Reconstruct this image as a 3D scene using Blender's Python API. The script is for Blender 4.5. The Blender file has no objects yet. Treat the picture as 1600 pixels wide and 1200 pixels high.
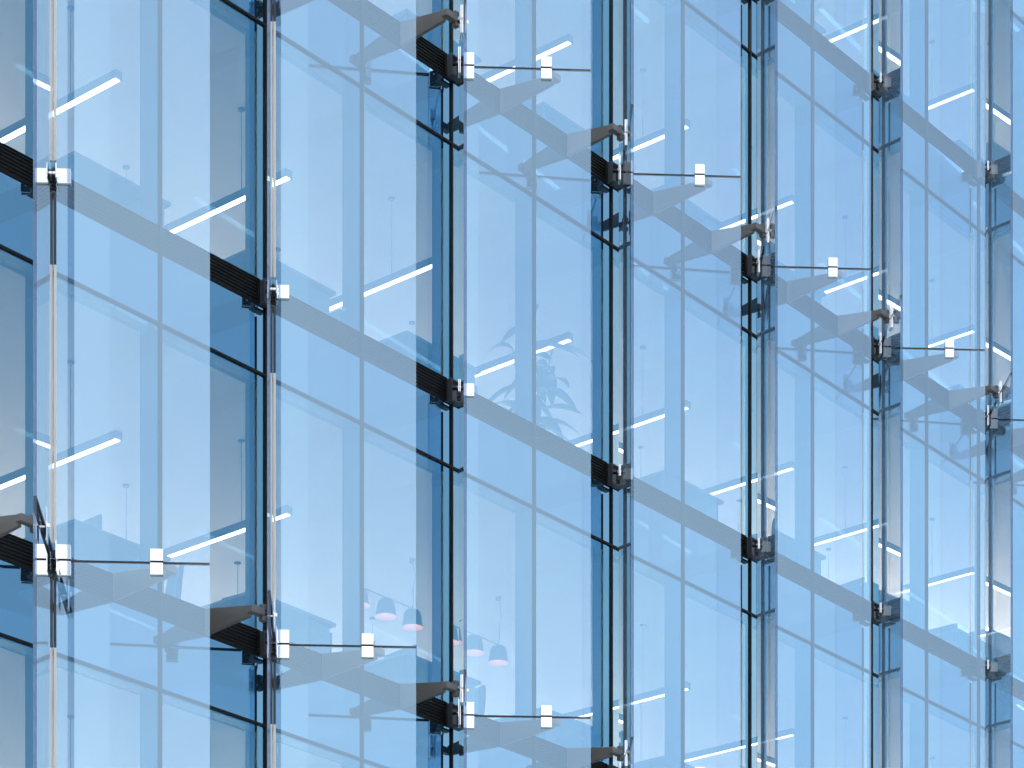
import bpy, bmesh, math, random
from mathutils import Vector, Matrix

SC = bpy.context.scene
COL = SC.collection

# ------------------------------------------------------------------ camera
cam_data = bpy.data.cameras.new('camera')
cam = bpy.data.objects.new('camera', cam_data)
COL.objects.link(cam)
CAMZ = 1.6
cam.location = (0, 0, CAMZ)
cam.rotation_euler = (math.radians(90), 0, 0)
cam_data.sensor_width = 36.0
cam_data.lens = 4147.0 / 1600.0 * 36.0
cam_data.shift_y = (2460.0 - 600.0) / 1600.0
cam_data.clip_start = 0.1
cam_data.clip_end = 5000
SC.camera = cam

# ------------------------------------------------------------------ facade frame
AU = Vector((0.638, 0.770, 0)).normalized()       # along the facade, to the right and away
AV = Vector((AU.y, -AU.x, 0))                     # outward from the facade
ORIG = Vector((-4.523, 25.734, 0))
ANG = math.atan2(AU.y, AU.x)
TP = 0.0529
ANG_P = math.atan(TP)                             # direction of the wide glass panels
F = 3.7
BAY = 3.0
ZJ = CAMZ + 9.79


def W(u, v, z):
    return ORIG + AU * u + AV * v + Vector((0, 0, z))


def lev(k):
    return ZJ + F * k


# ------------------------------------------------------------------ sky and sun
SUN_EL = math.radians(58)
sdir = (-AU * 0.998 + AV * 0.06)
SUN_AZ = math.atan2(sdir.x, sdir.y)               # from +Y towards +X
world = bpy.data.worlds.new('World')
SC.world = world
world.use_nodes = True
nt = world.node_tree
nt.nodes.clear()
w_out = nt.nodes.new('ShaderNodeOutputWorld')
w_bg = nt.nodes.new('ShaderNodeBackground')
w_sky = nt.nodes.new('ShaderNodeTexSky')
w_sky.sky_type = 'NISHITA'
w_sky.sun_disc = False
w_sky.sun_elevation = SUN_EL
w_sky.sun_rotation = SUN_AZ
w_sky.air_density = 1.0
w_sky.dust_density = 1.8
w_sky.ozone_density = 1.0
w_tc = nt.nodes.new('ShaderNodeTexCoord')
w_map = nt.nodes.new('ShaderNodeMapping')
w_map.inputs['Scale'].default_value = (1.0, 1.0, 2.2)
w_map.inputs['Location'].default_value = (3.1925, 10.5476, 3.3629)
w_noise = nt.nodes.new('ShaderNodeTexNoise')
w_noise.inputs['Scale'].default_value = 2.6
w_noise.inputs['Detail'].default_value = 6.0
w_noise.inputs['Roughness'].default_value = 0.5
w_ramp = nt.nodes.new('ShaderNodeMapRange')
w_ramp.inputs['From Min'].default_value = 0.42
w_ramp.inputs['From Max'].default_value = 0.75
w_ramp.inputs['To Min'].default_value = 0.38
w_ramp.inputs['To Max'].default_value = 0.80
w_mix = nt.nodes.new('ShaderNodeMixRGB')
w_mix.inputs['Color2'].default_value = (7.0, 7.0, 6.9, 1)
nt.links.new(w_tc.outputs['Generated'], w_map.inputs['Vector'])
nt.links.new(w_map.outputs['Vector'], w_noise.inputs['Vector'])
nt.links.new(w_noise.outputs['Fac'], w_ramp.inputs['Value'])
nt.links.new(w_ramp.outputs['Result'], w_mix.inputs['Fac'])
nt.links.new(w_sky.outputs['Color'], w_mix.inputs['Color1'])
nt.links.new(w_mix.outputs['Color'], w_bg.inputs['Color'])
w_bg.inputs['Strength'].default_value = 0.12
nt.links.new(w_bg.outputs['Background'], w_out.inputs['Surface'])

sun_data = bpy.data.lights.new('sun', 'SUN')
sun_data.energy = 3.2
sun_data.angle = math.radians(0.5)
sun_data.color = (1.0, 0.93, 0.83)
sun = bpy.data.objects.new('sun', sun_data)
COL.objects.link(sun)
to_sun = Vector((sdir.x * math.cos(SUN_EL), sdir.y * math.cos(SUN_EL), math.sin(SUN_EL)))
sun.rotation_euler = to_sun.to_track_quat('Z', 'Y').to_euler()
sun.location = (-20, -20, 60)

SC.view_settings.view_transform = 'Standard'
SC.view_settings.look = 'None'
SC.view_settings.exposure = 1.2
SC.view_settings.gamma = 1.0
SC.view_settings.use_curve_mapping = False
SC.render.engine = 'CYCLES'
SC.cycles.max_bounces = 8
SC.cycles.glossy_bounces = 4
SC.cycles.diffuse_bounces = 2
SC.cycles.transparent_max_bounces = 40
SC.cycles.use_denoising = True
SC.cycles.sample_clamp_indirect = 6.0
SC.cycles.caustics_reflective = False
SC.cycles.caustics_refractive = False

# ------------------------------------------------------------------ materials
MATS = {}


def principled(name, col, rough=0.5, metal=0.0, emit=None, estr=0.0, noise=0.0, nscale=8.0, spec=0.5, bump=0.0):
    m = bpy.data.materials.new(name)
    m.use_nodes = True
    t = m.node_tree
    b = t.nodes['Principled BSDF']
    b.inputs['Base Color'].default_value = (*col, 1)
    b.inputs['Roughness'].default_value = rough
    b.inputs['Metallic'].default_value = metal
    b.inputs['Specular IOR Level'].default_value = spec
    if emit:
        b.inputs['Emission Color'].default_value = (*emit, 1)
        b.inputs['Emission Strength'].default_value = estr
    if noise > 0 or bump > 0:
        tc = t.nodes.new('ShaderNodeTexCoord')
        nz = t.nodes.new('ShaderNodeTexNoise')
        nz.inputs['Scale'].default_value = nscale
        nz.inputs['Detail'].default_value = 5
        t.links.new(tc.outputs['Object'], nz.inputs['Vector'])
        if noise > 0:
            mr = t.nodes.new('ShaderNodeMapRange')
            mr.inputs['To Min'].default_value = 1 - noise
            mr.inputs['To Max'].default_value = 1 + noise
            t.links.new(nz.outputs['Fac'], mr.inputs['Value'])
            mx = t.nodes.new('ShaderNodeVectorMath')
            mx.operation = 'MULTIPLY'
            mx.inputs[0].default_value = col
            t.links.new(mr.outputs['Result'], mx.inputs[1])
            t.links.new(mx.outputs['Vector'], b.inputs['Base Color'])
            mr2 = t.nodes.new('ShaderNodeMapRange')
            mr2.inputs['To Min'].default_value = max(0.0, rough - 0.08)
            mr2.inputs['To Max'].default_value = min(1.0, rough + 0.08)
            t.links.new(nz.outputs['Fac'], mr2.inputs['Value'])
            t.links.new(mr2.outputs['Result'], b.inputs['Roughness'])
        if bump > 0:
            bp = t.nodes.new('ShaderNodeBump')
            bp.inputs['Strength'].default_value = bump
            bp.inputs['Distance'].default_value = 0.01
            t.links.new(nz.outputs['Fac'], bp.inputs['Height'])
            t.links.new(bp.outputs['Normal'], b.inputs['Normal'])
    MATS[name] = m
    return m


def glass(name, r0, power, tint, refl, wave=0.0, base=None, dirt=0.0):
    """thin architectural glass: clear transmission plus a mirror-like coated reflection"""
    m = bpy.data.materials.new(name)
    m.use_nodes = True
    t = m.node_tree
    t.nodes.clear()
    out = t.nodes.new('ShaderNodeOutputMaterial')
    if base is None:
        tr = t.nodes.new('ShaderNodeBsdfTransparent')
        tr.inputs['Color'].default_value = (*tint, 1)
    else:
        tr = t.nodes.new('ShaderNodeBsdfDiffuse')
        tr.inputs['Color'].default_value = (*base, 1)
    gl = t.nodes.new('ShaderNodeBsdfGlossy')
    gl.inputs['Color'].default_value = (*refl, 1)
    gl.inputs['Roughness'].default_value = 0.0
    geo = t.nodes.new('ShaderNodeNewGeometry')
    dot = t.nodes.new('ShaderNodeVectorMath')
    dot.operation = 'DOT_PRODUCT'
    t.links.new(geo.outputs['True Normal'], dot.inputs[0])
    t.links.new(geo.outputs['Incoming'], dot.inputs[1])

    def mth(op, a, b=None):
        n_ = t.nodes.new('ShaderNodeMath')
        n_.operation = op
        for j, x in enumerate((a, b)):
            if x is None:
                continue
            if isinstance(x, (int, float)):
                n_.inputs[j].default_value = x
            else:
                t.links.new(x, n_.inputs[j])
        return n_.outputs[0]
    c = mth('ABSOLUTE', dot.outputs['Value'])
    k = mth('SUBTRACT', 1.0, c)
    k.node.use_clamp = True
    k5 = mth('POWER', k, power)
    r = mth('ADD', mth('MULTIPLY', k5, 1.0 - r0), r0)
    if wave > 0:
        tc = t.nodes.new('ShaderNodeTexCoord')
        nz = t.nodes.new('ShaderNodeTexNoise')
        nz.inputs['Scale'].default_value = 0.7
        nz.inputs['Detail'].default_value = 1.0
        t.links.new(tc.outputs['Object'], nz.inputs['Vector'])
        bp = t.nodes.new('ShaderNodeBump')
        bp.inputs['Strength'].default_value = 1.0
        bp.inputs['Distance'].default_value = wave
        t.links.new(nz.outputs['Fac'], bp.inputs['Height'])
        t.links.new(bp.outputs['Normal'], gl.inputs['Normal'])
    mix = t.nodes.new('ShaderNodeMixShader')
    t.links.new(r, mix.inputs['Fac'])
    t.links.new(tr.outputs[0], mix.inputs[1])
    t.links.new(gl.outputs[0], mix.inputs[2])
    last = mix.outputs[0]
    if dirt > 0:
        df = t.nodes.new('ShaderNodeBsdfDiffuse')
        df.inputs['Color'].default_value = (0.72, 0.74, 0.76, 1)
        tc2 = t.nodes.new('ShaderNodeTexCoord')
        mp2 = t.nodes.new('ShaderNodeMapping')
        mp2.inputs['Scale'].default_value = (6, 6, 0.35)
        n2 = t.nodes.new('ShaderNodeTexNoise')
        n2.inputs['Scale'].default_value = 1.5
        n2.inputs['Detail'].default_value = 6
        t.links.new(tc2.outputs['Object'], mp2.inputs['Vector'])
        t.links.new(mp2.outputs['Vector'], n2.inputs['Vector'])
        mr = t.nodes.new('ShaderNodeMapRange')
        mr.inputs['From Min'].default_value = 0.35
        mr.inputs['From Max'].default_value = 0.8
        mr.inputs['To Min'].default_value = 0.0
        mr.inputs['To Max'].default_value = dirt
        t.links.new(n2.outputs['Fac'], mr.inputs['Value'])
        mix2 = t.nodes.new('ShaderNodeMixShader')
        t.links.new(mr.outputs['Result'], mix2.inputs['Fac'])
        t.links.new(last, mix2.inputs[1])
        t.links.new(df.outputs[0], mix2.inputs[2])
        last = mix2.outputs[0]
    t.links.new(last, out.inputs['Surface'])
    MATS[name] = m
    return m


glass('panel_glass', 0.30, 5.0, (0.93, 0.93, 0.96), (0.53, 0.765, 0.94), wave=0.0004)
glass('fin_glass', 0.14, 1.25, (0.72, 0.84, 0.93), (1.0, 0.955, 0.93), wave=0.0002)
glass('window_glass', 0.22, 2.0, (0.73, 0.83, 0.93), (0.29, 0.72, 1.0), wave=0.0004)
glass('spandrel_glass', 0.385, 4.0, (1, 1, 1), (0.37, 0.73, 1.0), wave=0.0004, base=(0.012, 0.03, 0.055))



def plain_glass(name):
    """the uncoated inner face of a sheet"""
    m = bpy.data.materials.new(name)
    m.use_nodes = True
    t = m.node_tree
    t.nodes.clear()
    out = t.nodes.new('ShaderNodeOutputMaterial')
    tr = t.nodes.new('ShaderNodeBsdfTransparent')
    tr.inputs['Color'].default_value = (0.995, 1.0, 1.0, 1)
    t.links.new(tr.outputs[0], out.inputs['Surface'])
    MATS[name] = m


plain_glass('clear_face')


def edge_glass(name):
    """polished edge of a thick sheet: part grey-blue scatter, part see-through"""
    m = bpy.data.materials.new(name)
    m.use_nodes = True
    t = m.node_tree
    t.nodes.clear()
    out = t.nodes.new('ShaderNodeOutputMaterial')
    tr = t.nodes.new('ShaderNodeBsdfTransparent')
    tr.inputs['Color'].default_value = (0.50, 0.62, 0.78, 1)
    df = t.nodes.new('ShaderNodeBsdfDiffuse')
    df.inputs['Color'].default_value = (0.10, 0.135, 0.20, 1)
    mx = t.nodes.new('ShaderNodeMixShader')
    mx.inputs['Fac'].default_value = 0.5
    t.links.new(tr.outputs[0], mx.inputs[1])
    t.links.new(df.outputs[0], mx.inputs[2])
    t.links.new(mx.outputs[0], out.inputs['Surface'])
    MATS[name] = m


edge_glass('glass_edge')
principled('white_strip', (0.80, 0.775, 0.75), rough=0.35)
principled('reflected_dark', (0.02, 0.028, 0.04), rough=0.4)
principled('joint_rubber', (0.012, 0.013, 0.015), rough=0.55)
principled('polished_steel', (0.92, 0.93, 0.94), rough=0.06, metal=1.0)
principled('grey_paint', (0.15, 0.147, 0.143), rough=0.42, noise=0.06, nscale=30)
principled('dark_paint', (0.05, 0.06, 0.078), rough=0.4, noise=0.08, nscale=25)
principled('black_metal', (0.006, 0.0065, 0.007), rough=0.6, noise=0.1, nscale=20, spec=0.25)
principled('mullion_paint', (0.03, 0.035, 0.042), rough=0.5)
principled('ceiling_white', (0.72, 0.67, 0.61), rough=0.85, noise=0.03, nscale=1.2)
principled('carpet', (0.46, 0.445, 0.43), rough=0.95, noise=0.2, nscale=40)
principled('plaster', (0.70, 0.67, 0.63), rough=0.9, noise=0.04, nscale=2)
principled('light_housing', (0.035, 0.05, 0.07), rough=0.45)
principled('light_diffuser', (0.9, 0.9, 0.9), rough=0.5, emit=(1.0, 0.96, 0.90), estr=2.6)
principled('fill_and_lamp_glow', (0.9, 0.9, 0.9), rough=0.5, emit=(1.0, 0.93, 0.84), estr=16.5)
principled('cable', (0.05, 0.05, 0.055), rough=0.5)
principled('desk_board', (0.10, 0.10, 0.11), rough=0.5, noise=0.08, nscale=9)
principled('cabinet_board', (0.20, 0.20, 0.205), rough=0.55, noise=0.05, nscale=6)
principled('screen_shell', (0.02, 0.021, 0.023), rough=0.35)
principled('chair_fabric', (0.05, 0.055, 0.07), rough=0.9, noise=0.2, nscale=60)
principled('lamp_shade', (0.05, 0.065, 0.085), rough=0.4)
principled('lamp_inside', (0.72, 0.46, 0.41), rough=0.5, emit=(1.0, 0.58, 0.5), estr=0.16)
principled('bulb', (0.9, 0.8, 0.7), rough=0.4, emit=(1.0, 0.70, 0.48), estr=5.0)
principled('leaf_green', (0.045, 0.085, 0.03), rough=0.5, noise=0.3, nscale=5)
principled('stem_brown', (0.12, 0.085, 0.05), rough=0.8)
principled('pot_clay', (0.28, 0.27, 0.26), rough=0.7)
principled('paving', (0.30, 0.29, 0.28), rough=0.85, noise=0.12, nscale=0.5)
principled('concrete', (0.34, 0.33, 0.32), rough=0.8, noise=0.08, nscale=1.5)


# ------------------------------------------------------------------ mesh helpers
def mesh_from(name, bm, mats):
    bmesh.ops.recalc_face_normals(bm, faces=bm.faces[:])
    me = bpy.data.meshes.new(name)
    bm.to_mesh(me)
    bm.free()
    for m in mats:
        me.materials.append(MATS[m])
    return me


def add_box(bm, x0, x1, y0, y1, z0, z1, mi=0, bevel=0.0):
    vs = [bm.verts.new((x, y, z)) for x in (x0, x1) for y in (y0, y1) for z in (z0, z1)]
    idx = [(0, 1, 3, 2), (4, 6, 7, 5), (0, 4, 5, 1), (2, 3, 7, 6), (0, 2, 6, 4), (1, 5, 7, 3)]
    fs = []
    for q in idx:
        f = bm.faces.new([vs[j] for j in q])
        f.material_index = mi
        fs.append(f)
    if bevel > 0:
        es = list({e for f in fs for e in f.edges})
        r = bmesh.ops.bevel(bm, geom=es, offset=bevel, segments=1, affect='EDGES')
        for f in r['faces']:
            f.material_index = mi
    return fs


def add_prism(bm, poly, axis, t0, t1, mi=0):
    """extrude a 2-D polygon along x ('x': poly is (y,z)), y or z"""
    def mk(p, t):
        if axis == 'x':
            return (t, p[0], p[1])
        if axis == 'y':
            return (p[0], t, p[1])
        return (p[0], p[1], t)
    a = [bm.verts.new(mk(p, t0)) for p in poly]
    b = [bm.verts.new(mk(p, t1)) for p in poly]
    fs = [bm.faces.new(a), bm.faces.new(list(reversed(b)))]
    n = len(poly)
    for j in range(n):
        fs.append(bm.faces.new([a[j], b[j], b[(j + 1) % n], a[(j + 1) % n]]))
    for f in fs:
        f.material_index = mi


def add_tube(bm, pts, r, seg=8, mi=0, caps=True):
    pts = [Vector(p) for p in pts]
    rr = r if isinstance(r, (list, tuple)) else [r] * len(pts)
    rings = []
    for j, p in enumerate(pts):
        d = (pts[min(j + 1, len(pts) - 1)] - pts[max(j - 1, 0)]).normalized()
        up = Vector((0, 0, 1)) if abs(d.z) < 0.95 else Vector((1, 0, 0))
        s = d.cross(up).normalized()
        q = s.cross(d).normalized()
        rings.append([bm.verts.new(p + (s * math.cos(2 * math.pi * k / seg) + q * math.sin(2 * math.pi * k / seg)) * rr[j]) for k in range(seg)])
    for j in range(len(rings) - 1):
        for k in range(seg):
            f = bm.faces.new([rings[j][k], rings[j][(k + 1) % seg], rings[j + 1][(k + 1) % seg], rings[j + 1][k]])
            f.material_index = mi
            f.smooth = True
    if caps:
        for ring in (rings[0], rings[-1]):
            f = bm.faces.new(ring)
            f.material_index = mi


def add_lathe(bm, prof, seg=20, mi=0, centre=(0, 0, 0), smooth=True):
    cx, cy, cz = centre
    rings = []
    for (r, z) in prof:
        rings.append([bm.verts.new((cx + r * math.cos(2 * math.pi * k / seg), cy + r * math.sin(2 * math.pi * k / seg), cz + z)) for k in range(seg)])
    for j in range(len(rings) - 1):
        for k in range(seg):
            f = bm.faces.new([rings[j][k], rings[j][(k + 1) % seg], rings[j + 1][(k + 1) % seg], rings[j + 1][k]])
            f.material_index = mi
            f.smooth = smooth
    return rings


def obj(name, me, parent=None, loc=None, rot=None):
    o = bpy.data.objects.new(name, me)
    COL.objects.link(o)
    if parent is not None:
        o.parent = parent
    if loc is not None:
        o.location = loc
    if rot is not None:
        o.rotation_euler = rot
    return o


def tag(o, label=None, cat=None, group=None, kind=None):
    if label:
        o['label'] = label
    if cat:
        o['category'] = cat
    if group:
        o['group'] = group
    if kind:
        o['kind'] = kind
    return o


def thing(name, loc, rz, label, cat, group=None):
    o = bpy.data.objects.new(name, None)
    COL.objects.link(o)
    o.location = loc
    o.rotation_euler = (0, 0, rz)
    o.empty_display_size = 0.2
    return tag(o, label, cat, group)


def box_mesh(name, dims, mats, bevel=0.0):
    bm = bmesh.new()
    add_box(bm, *dims, bevel=bevel)
    return mesh_from(name, bm, mats)


ORD = ['first', 'second', 'third', 'fourth', 'fifth', 'sixth', 'seventh', 'eighth', 'ninth', 'tenth']
BAYS = list(range(-1, 8))          # bay 0 is the leftmost V of glass whose panel is in view
KF = list(range(-1, 6))            # floor levels
U0, U1 = -4.5, 25.5
DEEP = 11.0

# ------------------------------------------------------------------ ground
bm = bmesh.new()
vs = [bm.verts.new(p) for p in ((-1500, -1500, 0), (1500, -1500, 0), (1500, 1500, 0), (-1500, 1500, 0))]
bm.faces.new(vs)
tag(obj('ground', mesh_from('ground', bm, ['paving'])), kind='structure')

# ------------------------------------------------------------------ the building behind the glass fins
# local frame of the building: x along the facade, y inward, z up
bld = thing('office_building', W(0, 0, 0), ANG, 'dark blue glazed office building behind the projecting glass panels', 'building')

MOD = 1.5
n_mod = int(round((U1 - U0) / MOD))
Z_LOW, Z_TOP = lev(-1) - 0.83, lev(5) + 0.15

# base storeys below the part in view
obj('podium', box_mesh('podium', (U0, U1, 0.02, DEEP, 0.0, Z_LOW - 0.02), ['concrete'], 0.02), bld)
obj('back_wall', box_mesh('back_wall', (U0, U1, DEEP, DEEP + 0.2, Z_LOW, Z_TOP), ['plaster']), bld)
obj('end_wall', box_mesh('end_wall', (U0 - 0.2, U0 - 0.003, 0.0, DEEP, Z_LOW, Z_TOP), ['plaster']), bld)
obj('end_wall', box_mesh('end_wall', (U1 + 0.003, U1 + 0.2, 0.0, DEEP, Z_LOW, Z_TOP), ['plaster']), bld)

# slabs (carpet above, ceiling below)
bm = bmesh.new()
fs = add_box(bm, U0, U1, 0.28, DEEP - 0.003, -0.60, 0.08)
me_slab = mesh_from('floor_slab', bm, ['carpet'])
me_ceil = box_mesh('ceiling', (U0, U1, 0.28, DEEP - 0.003, -0.83, -0.603), ['ceiling_white'])
for k in KF:
    obj('floor_slab', me_slab, bld, (0, 0, lev(k)))
    obj('ceiling', me_ceil, bld, (0, 0, lev(k)))

# unseen lamp rows added deep in each floor, bouncing light onto the ceilings
me_cl = box_mesh('fill_and_lamp_panel', (-0.3, 0.3, -0.9, 0.9, -0.845, -0.832), ['fill_and_lamp_glow'])
for k in KF[1:]:
    for j in range(12):
        for d in (7.7, 9.8):
            obj('fill_and_lamp_panel', me_cl, bld, (U0 + 1.25 + 2.5 * j, d, lev(k)))
for u_ in (21.9, 22.6, 23.3, 24.0):  # lamps that show mirrored in the last fin
    obj('fill_and_lamp_panel', me_cl, bld, (u_, 5.4, lev(2)))

# mullions
bm = bmesh.new()
add_box(bm, -0.03, 0.03, 0.014, 0.27, Z_LOW, Z_TOP, bevel=0.004)
me_mul = mesh_from('mullion', bm, ['mullion_paint'])
bm = bmesh.new()
add_box(bm, -0.013, 0.013, -0.024, -0.002, Z_LOW, Z_TOP, bevel=0.003)
me_cap = mesh_from('cover_cap', bm, ['black_metal'])
bm = bmesh.new()
add_box(bm, -0.02, 0.02, 0.014, 0.06, Z_LOW, Z_TOP, bevel=0.004)
me_mul_s = mesh_from('mullion', bm, ['mullion_paint'])
for j in range(n_mod + 1):
    u_m = U0 + j * MOD
    slim = u_m > 11 and abs(u_m / BAY - round(u_m / BAY)) < 0.01      # slim mullions behind the apexes of the far bays
    o = obj('mullion', me_mul_s if slim else me_mul, bld, (u_m, 0, 0))
    obj('cover_cap', me_cap, o)

# transoms under each spandrel
bm = bmesh.new()
add_box(bm, U0, U1, 0.014, 0.17, -0.03, 0.03, bevel=0.003)
me_tr = mesh_from('transom', bm, ['mullion_paint'])
bm = bmesh.new()
add_box(bm, U0, U1, -0.022, -0.002, -0.014, 0.014, bevel=0.003)
me_trc = mesh_from('cover_strip', bm, ['black_metal'])
# panes and spandrels
g = 0.012
bm = bmesh.new()
for f in add_box(bm, g, MOD - g, 0.0, 0.010, 0.15 + g, F - 0.83 - g):
    f.normal_update()
    f.material_index = 1 if f.calc_center_median().y > 0.009 else (0 if abs(f.normal.y) > 0.9 else 2)
me_pane = mesh_from('window_pane', bm, ['window_glass', 'clear_face', 'glass_edge'])
me_span = box_mesh('spandrel_panel', (g, MOD - g, 0.0, 0.012, -0.83 + g, -0.10 - g), ['spandrel_glass'])
# ribbed vent grille at each floor edge
GU0, GU1 = 0.07, BAY - 0.12
bm = bmesh.new()
add_box(bm, GU0, GU1, 0.002, 0.06, -0.098, 0.148)
me_gback = mesh_from('vent_grille', bm, ['black_metal'])
bm = bmesh.new()
N_SL = 7
for s in range(N_SL):
    zc = -0.085 + s * 0.22 / (N_SL - 1)
    add_prism(bm, [(-0.012, zc - 0.011), (0.0, zc - 0.011), (0.0, zc + 0.011), (-0.004, zc + 0.011), (-0.012, zc - 0.004)], 'x', GU0, GU1)
me_slats = mesh_from('slats', bm, ['black_metal'])
bm = bmesh.new()
add_box(bm, GU0 - 0.02, GU0 - 0.001, -0.03, 0.06, -0.098, 0.148, bevel=0.003)
add_box(bm, GU1 + 0.001, GU1 + 0.02, -0.03, 0.06, -0.098, 0.148, bevel=0.003)
add_box(bm, GU0 - 0.02, GU1 + 0.02, -0.014, 0.06, -0.112, -0.101, bevel=0.002)
add_box(bm, GU0 - 0.02, GU1 + 0.02, -0.014, 0.06, 0.151, 0.162, bevel=0.002)
me_gframe = mesh_from('grille_frame', bm, ['black_metal'])
for k in KF:
    o = obj('transom', me_tr, bld, (0, 0, lev(k) - 0.83))
    obj('cover_strip', me_trc, o)
    for j in range(n_mod):
        u = U0 + j * MOD
        if k < KF[-1]:
            obj('window_pane', me_pane, bld, (u, 0, lev(k)))
        obj('spandrel_panel', me_span, bld, (u, 0, lev(k)))
    for i in BAYS:
        o = obj('vent_grille', me_gback, bld, (i * BAY, 0, lev(k)))
        tag(obj('slats', me_slats, o), kind='stuff')
        obj('grille_frame', me_gframe, o)

# ------------------------------------------------------------------ V-shaped outer glass
PW, FW = 1.49, 1.53
APV = 0.14


def row_name(k0):
    return {-2: 'below the lower-left row of steel joints', 0: 'between the two rows of steel joints', 2: 'above the upper-right row of steel joints'}[k0]


def lite_mesh(name, length, thick, z0, z1, mat):
    bm = bmesh.new()
    fs = add_box(bm, 0.014, length, -thick / 2, thick / 2, z0, z1)
    for f in fs:
        f.normal_update()
        yc = f.calc_center_median().y
        f.material_index = 0 if yc < -thick * 0.4 else (2 if yc > thick * 0.4 or f.calc_center_median().x < 0.03 else 1)
    return mesh_from(name, bm, [mat, 'glass_edge', 'clear_face'])


me_panel = lite_mesh('glass_panel', PW, 0.020, 0.011, 2 * F - 0.011, 'panel_glass')
me_fin = lite_mesh('glass_fin', FW, 0.034, 0.011, 2 * F - 0.011, 'fin_glass')
me_pseal = box_mesh('joint_seal', (0.02, PW - 0.003, -0.008, 0.008, -0.0095, 0.0095), ['joint_rubber'])
me_fseal = box_mesh('joint_seal', (0.02, FW - 0.003, -0.013, 0.013, -0.0095, 0.0095), ['joint_rubber'])

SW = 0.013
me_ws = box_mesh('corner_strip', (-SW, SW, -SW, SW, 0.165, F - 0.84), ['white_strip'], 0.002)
me_ds = box_mesh('reflection_strip', (-SW, SW, -SW, SW, -0.835, -0.16), ['reflected_dark'], 0.002)  # dark reflection along the spandrel zone, modelled as a strip in the corner
SEEN = {-2: range(0, 3), 0: range(0, 7), 2: range(2, 7)}
for i in BAYS:
    for k0 in (-2, 0, 2):
        seen = i in SEEN[k0]
        base = W(i * BAY, APV, lev(k0))
        if seen:
            lp = f'{ORD[i]} wide clear glass sheet from the left, {row_name(k0)}'
            lf = f'{ORD[i]} edge-on glass fin from the left, {row_name(k0)}'
            gp, gf = 'wide glass sheets of the outer skin', 'edge-on glass fins of the outer skin'
        else:
            lp = 'wide clear glass sheet beyond the edge of the picture'
            lf = 'edge-on glass fin beyond the edge of the picture'
            gp, gf = 'wide glass sheets out of view', 'glass fins out of view'
        p = tag(obj('glass_sheet', me_panel, None, base, (0, 0, ANG_P)), lp, 'glass sheet', gp)
        obj('joint_seal', me_pseal, p)
        f = tag(obj('glass_fin', me_fin, None, base, (0, 0, ANG_P - math.pi / 2)), lf, 'glass fin', gf)
        obj('joint_seal', me_fseal, f)
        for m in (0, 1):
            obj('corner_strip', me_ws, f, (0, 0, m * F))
            obj('reflection_strip', me_ds, f, (0, 0, (m + 1) * F))

# ------------------------------------------------------------------ steel corner brackets at the V apexes
DP = ANG_P - ANG                  # panel direction inside the facade frame
DF = ANG_P - math.pi / 2 - ANG    # fin direction inside the facade frame


def plate_mesh(name, s0, s1, z0, z1, y0, y1, mat='polished_steel', bevel=0.003):
    return box_mesh(name, (s0, s1, y0, y1, z0, z1), [mat], bevel)


def bracket_meshes(joint):
    h0, h1 = (-0.148, 0.148) if joint else (-0.065, 0.075)
    d = {}
    # plates on the panel (outer face is -y in panel frame) and on the fin
    if joint:
        d['panel_out'] = [plate_mesh('patch_plate', 0.028, 0.155, 0.009, h1, -0.045, -0.0125), plate_mesh('patch_plate', 0.028, 0.155, h0, -0.009, -0.045, -0.0125)]
        d['fin_a'] = [plate_mesh('clamp_plate', 0.028, 0.15, h0, h1, -0.032, -0.0195)]
        d['fin_b'] = [plate_mesh('clamp_plate', 0.028, 0.15, h0, h1, 0.0195, 0.032)]
    else:
        d['panel_out'] = [plate_mesh('patch_plate', 0.028, 0.155, h0, h1, -0.045, -0.0125)]
        d['fin_a'] = [plate_mesh('clamp_plate', 0.028, 0.15, h0, h1, -0.032, -0.0195)]
        d['fin_b'] = [plate_mesh('clamp_plate', 0.028, 0.15, h0, h1, 0.0195, 0.032)]
    d['panel_in'] = [plate_mesh('backing_plate', 0.028, 0.155, h0, h1, 0.0125, 0.024, 'dark_paint')]
    bm = bmesh.new()
    zc = 0.5 * (h0 + h1)
    add_tube(bm, [(0.09, -0.046, zc), (0.09, 0.046, zc)], 0.014, 12)
    d['fin_pin'] = [mesh_from('clamp_bolt', bm, ['polished_steel'])]
    return d


BR = {True: bracket_meshes(True), False: bracket_meshes(False)}
me_web = box_mesh('channel_web', (-0.095, 0.045, -0.045, -0.036, -0.10, 0.13), ['dark_paint'], 0.002)
me_flt = box_mesh('top_flange', (-0.095, 0.045, -0.10, -0.0455, 0.112, 0.13), ['dark_paint'], 0.002)
me_flb = box_mesh('bottom_flange', (-0.125, 0.05, -0.125, -0.046, -0.136, -0.112), ['dark_paint'], 0.003)
me_side = box_mesh('channel_side', (-0.108, -0.0955, -0.105, -0.036, -0.11, 0.135), ['dark_paint'], 0.002)
bm = bmesh.new()
add_tube(bm, [(-0.06, -0.046, 0.03), (-0.03, -0.10, 0.03), (0.0, -APV, 0.03)], 0.016, 10)
me_rod = mesh_from('bracket_rod', bm, ['black_metal'])
bm = bmesh.new()
add_lathe(bm, [(0.0001, -0.05), (0.020, -0.05), (0.022, -0.045), (0.022, 0.045), (0.020, 0.05), (0.0001, 0.05)], 14, 0, (0.0, -APV - 0.003, 0.03))
me_knob = mesh_from('apex_knob', bm, ['dark_paint'])

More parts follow.
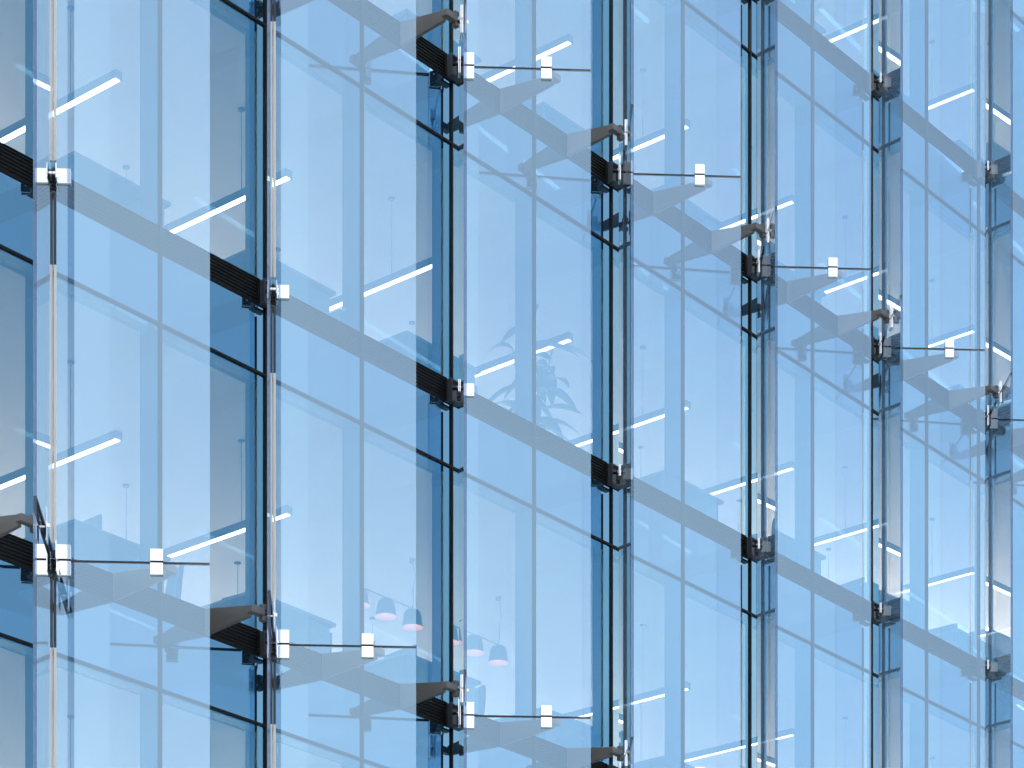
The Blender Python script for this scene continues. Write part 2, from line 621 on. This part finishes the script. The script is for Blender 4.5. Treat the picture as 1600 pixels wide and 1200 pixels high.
for i in BAYS:
    for k in (0, 1, 2, 3):
        joint = k % 2 == 0
        y_px = 2460 - (lev(k) - CAMZ) * 4147 / W(i * BAY, 0, 0).y
        seen = 0 <= i <= 6 and -20 < y_px < 1215
        if not seen and not (-1 <= i <= 7):
            continue
        if seen:
            where = {0: 'lower joint row', 1: 'row between the joint rows', 2: 'upper joint row', 3: 'topmost row'}[k]
            word = 'tall split steel clamp' if joint else 'small square steel clamp'
            lab = f'{word} at {ORD[i]} fin from left, {where}'
            grp = 'steel corner clamps'
        else:
            lab, grp = 'steel corner clamp beyond the edge of the picture', 'steel corner clamps out of view'
        t = thing('corner_clamp', W(i * BAY, 0, lev(k)), ANG, lab, 'clamp', grp)
        for me in (me_web, me_flt, me_flb, me_side, me_rod, me_knob):
            obj(me.name.split('.')[0], me, t)
        for key, ang in (('panel_out', DP), ('panel_in', DP), ('fin_a', DF), ('fin_b', DF), ('fin_pin', DF)):
            for me in BR[joint][key]:
                obj(me.name.split('.')[0], me, t, (0, -APV, 0), (0, 0, ang))

# ------------------------------------------------------------------ tapered outrigger arms at the joints
def arm_meshes(side):
    """side +1: arm behind the wide panel; -1: arm beside the fin. frame: x along the facade from the apex, y inward"""
    d = {}
    ua = 0.87 * side
    if side > 0:
        tipv, s_c, dirn = 0.80, 0.978, DP
    else:
        tipv, s_c, dirn = 0.66, 0.88, DF
    bm = bmesh.new()
    add_prism(bm, [(-0.016, -0.112), (-0.016, 0.165), (-tipv, 0.048), (-tipv, -0.062)], 'x', ua - 0.022, ua + 0.022)
    bmesh.ops.bevel(bm, geom=bm.edges[:], offset=0.004, segments=1, affect='EDGES')
    d['arm_plate'] = (mesh_from('arm_plate', bm, ['grey_paint']), None)
    # cross bar along the facade towards the glass
    c = Vector((math.cos(dirn) * s_c, math.sin(dirn) * s_c - APV, 0))
    ub = c.x + 0.085 * side
    lo, hi = sorted((ua + 0.05 * side, ub))
    bm = bmesh.new()
    add_box(bm, lo, hi, -tipv - 0.075, -tipv + 0.002, -0.036, 0.036, bevel=0.005)
    d['cross_bar'] = (mesh_from('cross_bar', bm, ['grey_paint']), None)
    for nm, za, zb in (('hinge_block', 0.0365, 0.085), ('hinge_block_', -0.085, -0.0365)):
        d[nm] = (box_mesh('hinge_block', (ub - 0.03, ub + 0.03, -tipv - 0.068, -tipv - 0.008, za, zb), ['grey_paint'], 0.004), None)
    return d, s_c, dirn


ARMS = {1: arm_meshes(1), -1: arm_meshes(-1)}
me_mid_out = [plate_mesh('patch_plate', -0.062, 0.062, 0.009, 0.125, -0.045, -0.0125), plate_mesh('patch_plate', -0.062, 0.062, -0.125, -0.009, -0.045, -0.0125)]
me_mid_in = plate_mesh('backing_plate', -0.062, 0.062, -0.125, 0.125, 0.0125, 0.03, 'dark_paint')
me_fc_a = [plate_mesh('clamp_plate', -0.065, 0.065, 0.009, 0.155, -0.034, -0.0195), plate_mesh('clamp_plate', -0.065, 0.065, -0.155, -0.009, -0.034, -0.0195)]
me_fc_b = [plate_mesh('clamp_plate', -0.065, 0.065, 0.009, 0.155, 0.0195, 0.034), plate_mesh('clamp_plate', -0.065, 0.065, -0.155, -0.009, 0.0195, 0.034)]
bm = bmesh.new()
add_tube(bm, [(0.0, -0.085, 0.0), (0.0, 0.06, 0.0)], 0.022, 12)
me_fc_pin = mesh_from('clamp_bolt', bm, ['polished_steel'])
bm = bmesh.new()
add_tube(bm, [(0.0, 0.03, 0.0), (0.0, 0.11, 0.0)], 0.02, 10)
me_mid_pin = mesh_from('clamp_bolt', bm, ['dark_paint'])

for i in BAYS:
    for k in (0, 2):
        for side in (1, -1):
            y_px = 2460 - (lev(k) - CAMZ) * 4147 / W(i * BAY, 0.5, 0).y
            seen = -20 < y_px < 1215 and (0 <= i <= 6 if side < 0 else 0 <= i <= 5)
            if not seen and not (-1 <= i <= 7):
                continue
            row = 'lower-left' if k == 0 else 'upper-right'
            if seen and side > 0:
                lab = f'grey tapered arm behind {ORD[i]} wide panel from the left, {row} joint row'
                grp = 'arms behind the wide panels'
            elif seen:
                lab = f'grey tapered arm bolted to {ORD[i]} fin from the left, {row} joint row'
                grp = 'arms bolted to the fins'
            else:
                lab, grp = 'grey tapered arm beyond the edge of the picture', 'arms out of view'
            t = thing('support_arm', W(i * BAY, 0, lev(k)), ANG, lab, 'bracket', grp)
            parts, s_c, dirn = ARMS[side]
            for nm, (me, _) in parts.items():
                obj(nm.rstrip('_'), me, t)
            c = (math.cos(dirn) * s_c, math.sin(dirn) * s_c - APV, 0)
            if side > 0:
                lst = me_mid_out + [me_mid_in, me_mid_pin]
            else:
                lst = me_fc_a + me_fc_b + [me_fc_pin]
            for me in lst:
                obj(me.name.split('.')[0], me, t, c, (0, 0, dirn))

# ------------------------------------------------------------------ interior: linear lights
LEN = 3.2
ND = 0.58
LZ = 1.86
bm = bmesh.new()
add_box(bm, -0.046, 0.046, ND, ND + LEN, 0.008, 0.085, bevel=0.003)
add_box(bm, -0.046, -0.041, ND + 0.003, ND + LEN - 0.003, -0.004, 0.0085)
add_box(bm, 0.041, 0.046, ND + 0.003, ND + LEN - 0.003, -0.004, 0.0085)
me_lh = mesh_from('housing', bm, ['light_housing'])
me_ld = box_mesh('diffuser', (-0.0405, 0.0405, ND + 0.03, ND + LEN - 0.03, -0.001, 0.0075), ['light_diffuser'])
H_C = F - 0.83 - LZ
bm = bmesh.new()
add_tube(bm, [(0, 0, 0.086), (0, 0, H_C - 0.019)], 0.004, 6)
me_lc = mesh_from('cable', bm, ['cable'])
bm = bmesh.new()
add_lathe(bm, [(0.0001, -0.018), (0.036, -0.018), (0.042, -0.012), (0.042, 0.0)], 16, 0, (0, 0, H_C - 0.001))
me_lr = mesh_from('ceiling_rose', bm, ['light_housing'])
LIGHT_U = [1.47 + 2.49 * j for j in range(-1, 10)]
STOREY = {-1: 'lowest storey', 0: 'second storey up', 1: 'third storey up', 2: 'fourth storey up', 3: 'top storey', 4: 'hidden storey'}


def pix(u, v, z):
    w = W(u, v, z)
    return 800 + 4147 * w.x / w.y, 2460 - 4147 * (z - CAMZ) / w.y


lights_by_storey = {}
for k in range(-1, 5):
    n_seen = 0
    for u in LIGHT_U:
        back = 2.6 if k == 0 and 6 < u < 9.5 else 0.0      # unseen strips added behind the bell lamps to brighten the ceiling
        x, y = pix(u, -1.2 - back, lev(k) + LZ)
        if not (-500 < x < 2000 and -400 < y < 1600):
            continue
        seen = -60 < x < 1620 and -60 < y < 1260 and not back
        if seen:
            lab = f'{ORD[n_seen]} white strip light from the left, {STOREY[k]}'
            grp = 'hanging strip lights'
            n_seen += 1
        else:
            lab, grp = 'hanging white strip light outside the picture', 'strip lights out of view'
        t = thing('strip_light', W(u, -back, lev(k) + LZ), ANG, lab, 'ceiling light', grp)
        obj('housing', me_lh, t)
        obj('diffuser', me_ld, t)
        for d in (ND + 0.75, ND + LEN - 0.55):
            obj('cable', me_lc, t, (0, d, 0))
            obj('ceiling_rose', me_lr, t, (0, d, 0))

# ------------------------------------------------------------------ interior: desks, screens, chairs
me_top = box_mesh('tabletop', (0, 1.32, 0.5, 2.1, 0.70, 0.74), ['desk_board'], 0.004)
me_ped = box_mesh('cabinet', (0.98, 1.28, 0.56, 1.1, 0.0, 0.698), ['cabinet_board'], 0.004)
me_dleg = box_mesh('leg', (-0.03, 0.03, -0.03, 0.03, 0.0, 0.699), ['desk_board'], 0.003)
bm = bmesh.new()
add_box(bm, -0.014, 0.014, -0.28, 0.28, 0.10, 0.44, bevel=0.006)
me_scr = mesh_from('screen', bm, ['screen_shell'])
bm = bmesh.new()
add_box(bm, 0.0145, 0.03, -0.02, 0.02, 0.012, 0.25)
add_box(bm, -0.05, 0.11, -0.10, 0.10, 0.0, 0.0115, bevel=0.002)
me_stand = mesh_from('stand', bm, ['screen_shell'])
# office chair
bm = bmesh.new()
add_box(bm, -0.24, 0.24, -0.24, 0.24, 0.44, 0.51, bevel=0.03)
me_seat = mesh_from('seat', bm, ['chair_fabric'])
bm = bmesh.new()
rows_, cols_ = 7, 9
grid = []
for side_ in (0, 1):
    gr = []
    for r in range(rows_):
        tz = r / (rows_ - 1)
        half = 0.23 - 0.05 * tz ** 3
        line = []
        for c in range(cols_):
            sx = -1 + 2 * c / (cols_ - 1)
            line.append(bm.verts.new((0.24 + 0.05 * tz - 0.07 * sx * sx + 0.035 * side_, sx * half, 0.56 + 0.42 * tz - 0.05 * abs(sx) ** 3 * tz)))
        gr.append(line)
    grid.append(gr)
for side_ in (0, 1):
    for r in range(rows_ - 1):
        for c in range(cols_ - 1):
            gg = grid[side_]
            bm.faces.new([gg[r][c], gg[r][c + 1], gg[r + 1][c + 1], gg[r + 1][c]]).smooth = True
rim = [(0, c) for c in range(cols_)] + [(r, cols_ - 1) for r in range(1, rows_)] + [(rows_ - 1, c) for c in range(cols_ - 2, -1, -1)] + [(r, 0) for r in range(rows_ - 2, 0, -1)]
for j in range(len(rim)):
    a_, b_ = rim[j], rim[(j + 1) % len(rim)]
    bm.faces.new([grid[0][a_[0]][a_[1]], grid[0][b_[0]][b_[1]], grid[1][b_[0]][b_[1]], grid[1][a_[0]][a_[1]]])
me_back = mesh_from('backrest', bm, ['chair_fabric'])
bm = bmesh.new()
add_tube(bm, [(0, 0, 0.08), (0, 0, 0.44)], 0.028, 10)
add_tube(bm, [(0.1, 0, 0.42), (0.27, 0, 0.47), (0.30, 0, 0.62)], 0.02, 8)
me_post = mesh_from('post', bm, ['screen_shell'])
bm = bmesh.new()
for j in range(5):
    an = 2 * math.pi * j / 5
    add_tube(bm, [(0, 0, 0.09), (0.30 * math.cos(an), 0.30 * math.sin(an), 0.05)], [0.028, 0.016], 8)
    add_tube(bm, [(0.30 * math.cos(an), 0.30 * math.sin(an) - 0.02, 0.026), (0.30 * math.cos(an), 0.30 * math.sin(an) + 0.02, 0.026)], 0.025, 10)
me_star = mesh_from('base', bm, ['screen_shell'])

rnd = random.Random(4)
DESK_U = [0.80 + 2.5 * j for j in range(-1, 8)]
FLOOR = 0.081
for k in (-1, 0, 1, 2, 3):
    n_seen = 0
    for u in DESK_U:
        if k == 1 and 8.0 < u < 9.5:
            continue
        x, y = pix(u + 0.6, -0.6, lev(k) + 0.8)
        if not (-80 < x < 1640 and -40 < y < 1260):
            continue
        o_ = ORD[n_seen]
        n_seen += 1
        z = lev(k) + FLOOR
        t = thing('desk', W(u, 0, z), ANG, f'{o_} grey office desk from the left behind the windows, {STOREY[k]}', 'desk', 'office desks behind the windows')
        obj('tabletop', me_top, t)
        obj('cabinet', me_ped, t)
        for (lx, ly) in ((0.05, 0.56), (0.05, 2.04), (1.27, 2.04)):
            obj('leg', me_dleg, t, (lx, ly, 0))
        if rnd.random() < 0.75:
            s = thing('monitor', W(u + 0.85, -1.3 - rnd.uniform(0, .25), z + 0.7405), ANG + math.pi + rnd.uniform(-.15, .15), f'dark monitor on the {o_} desk from the left, {STOREY[k]}', 'monitor', 'monitors on the desks')
            obj('screen', me_scr, s)
            obj('stand', me_stand, s)
        s = thing('office_chair', W(u + 1.72, -1.15 - rnd.uniform(0, .3), z), ANG + rnd.uniform(-.5, .5), f'dark fabric office chair right of {o_} desk from the left, {STOREY[k]}', 'chair', 'office chairs by the desks')
        for me in (me_seat, me_back, me_post, me_star):
            obj(me.name.split('.')[0], me, s)

# ------------------------------------------------------------------ interior: bell pendants
bm = bmesh.new()
prof = [(0.012, 0.236), (0.045, 0.233), (0.075, 0.222), (0.098, 0.198), (0.110, 0.16), (0.117, 0.11), (0.124, 0.05), (0.132, 0.018), (0.142, 0.0)]
add_lathe(bm, prof, 28)
me_shade = mesh_from('shade', bm, ['lamp_shade'])
bm = bmesh.new()
prof2 = [(0.139, 0.001), (0.129, 0.018), (0.121, 0.05), (0.114, 0.11), (0.107, 0.16), (0.095, 0.194), (0.05, 0.222), (0.0005, 0.226)]
add_lathe(bm, prof2, 28)
me_inside = mesh_from('inside', bm, ['lamp_inside'])
bm = bmesh.new()
bmesh.ops.create_uvsphere(bm, u_segments=12, v_segments=8, radius=0.035)
me_bulb = mesh_from('bulb', bm, ['bulb'])
LD = 2.17
for gi, ug in enumerate((7.76, 9.43)):
    zc = lev(1) - 0.83
    zl = CAMZ + 11.80
    word = 'left' if gi == 0 else 'right'
    t = thing('lamp_rail', W(ug, -LD, zc), ANG, f'thin rail and wavy cord carrying the {word} trio of bell lamps', 'lamp rail', 'rails of the bell lamps')
    bm = bmesh.new()
    add_tube(bm, [(-1.15, 0, zl + 0.245 - zc), (0.09, 0, zl + 0.245 - zc)], 0.006, 6)
    obj('rail', mesh_from('rail', bm, ['cable']), t)
    bm = bmesh.new()
    zr = zl + 0.245 - zc
    pts = []
    for q in range(22):
        s = q / 21
        wob = 0.05 * math.sin(s * 5.2) + 0.10 * max(0, s - 0.55) * 2 * math.sin((s - 0.55) * 6.5)
        pts.append((wob + 0.02 * s, 0.0, -0.02 + (zr + 0.03) * s))
    add_tube(bm, pts, 0.0045, 6)
    obj('cord', mesh_from('cord', bm, ['cable']), t)
    bm = bmesh.new()
    add_lathe(bm, [(0.0001, -0.04), (0.034, -0.04), (0.036, -0.036), (0.036, -0.001)], 16)
    obj('ceiling_rose', mesh_from('ceiling_rose', bm, ['light_housing']), t)
    for li, du in enumerate((-0.98, -0.49, 0.0)):
        p = thing('bell_lamp', W(ug + du, -LD, zl), ANG, f'{ORD[li]} bell lamp with pink inside from the left, {word} trio', 'pendant lamp', 'bell lamps with pink insides')
        obj('shade', me_shade, p)
        obj('inside', me_inside, p)
        obj('bulb', me_bulb, p, (0, 0, 0.12))

# ------------------------------------------------------------------ interior: big-leaved plant
def leaf(bm, base, direction, length, width, droop):
    d = Vector(direction).normalized()
    side = d.cross(Vector((0, 0, 1)))
    if side.length < 0.1:
        side = Vector((1, 0, 0))
    side.normalize()
    n_ = 7
    rows = []
    for j in range(n_):
        s = j / (n_ - 1)
        c = Vector(base) + d * (length * s) + Vector((0, 0, -droop * s * s))
        wd = width * (math.sin(math.pi * min(1, s * 0.93 + 0.05)) ** 0.7) * (1 - 0.25 * s)
        rows.append([bm.verts.new(c - side * wd + Vector((0, 0, 0.25 * wd))), bm.verts.new(c), bm.verts.new(c + side * wd + Vector((0, 0, 0.25 * wd)))])
    for j in range(n_ - 1):
        for m in (0, 1):
            bm.faces.new([rows[j][m], rows[j][m + 1], rows[j + 1][m + 1], rows[j + 1][m]]).smooth = True


def plant(u, v, k, label, height, nl, seed):
    r = random.Random(seed)
    t = thing('potted_plant', W(u, v, lev(k) + FLOOR), ANG, label, 'plant')
    bm = bmesh.new()
    rings = add_lathe(bm, [(0.15, 0.0), (0.20, 0.38), (0.205, 0.40), (0.185, 0.40), (0.175, 0.36)], 24)
    bm.faces.new(rings[0])
    bm.faces.new(rings[-1])
    obj('pot', mesh_from('pot', bm, ['pot_clay']), t)
    stems = bmesh.new()
    for s in range(4):
        an = s * 1.7 + r.random()
        h = height * (0.62 + 0.38 * r.random())
        top = Vector((0.26 * math.cos(an), 0.26 * math.sin(an), h))
        mid = Vector((0.07 * math.cos(an), 0.07 * math.sin(an), h * 0.55))
        add_tube(stems, [(0.03 * math.cos(an), 0.03 * math.sin(an), 0.36), mid, top], [0.02, 0.014, 0.009], 7)
        for q in range(nl):
            f = 0.25 + 0.75 * q / (nl - 1)
            b = (Vector((0, 0, 0.36)).lerp(mid, f * 2) if f < 0.5 else mid.lerp(top, f * 2 - 1))
            a2 = an + q * 2.4 + r.uniform(-.4, .4)
            up = r.uniform(0.0, 0.8)
            bm = bmesh.new()
            leaf(bm, b, (math.cos(a2), math.sin(a2), up), r.uniform(0.42, 0.72), r.uniform(0.07, 0.115), r.uniform(0.15, 0.5))
            obj('leaf', mesh_from('leaf', bm, ['leaf_green']), t)
    obj('stem', mesh_from('stem', stems, ['stem_brown']), t)


plant(8.95, -1.2, 1, 'tall leafy potted plant inside, behind the third wide panel mid picture', 2.2, 9, 3)
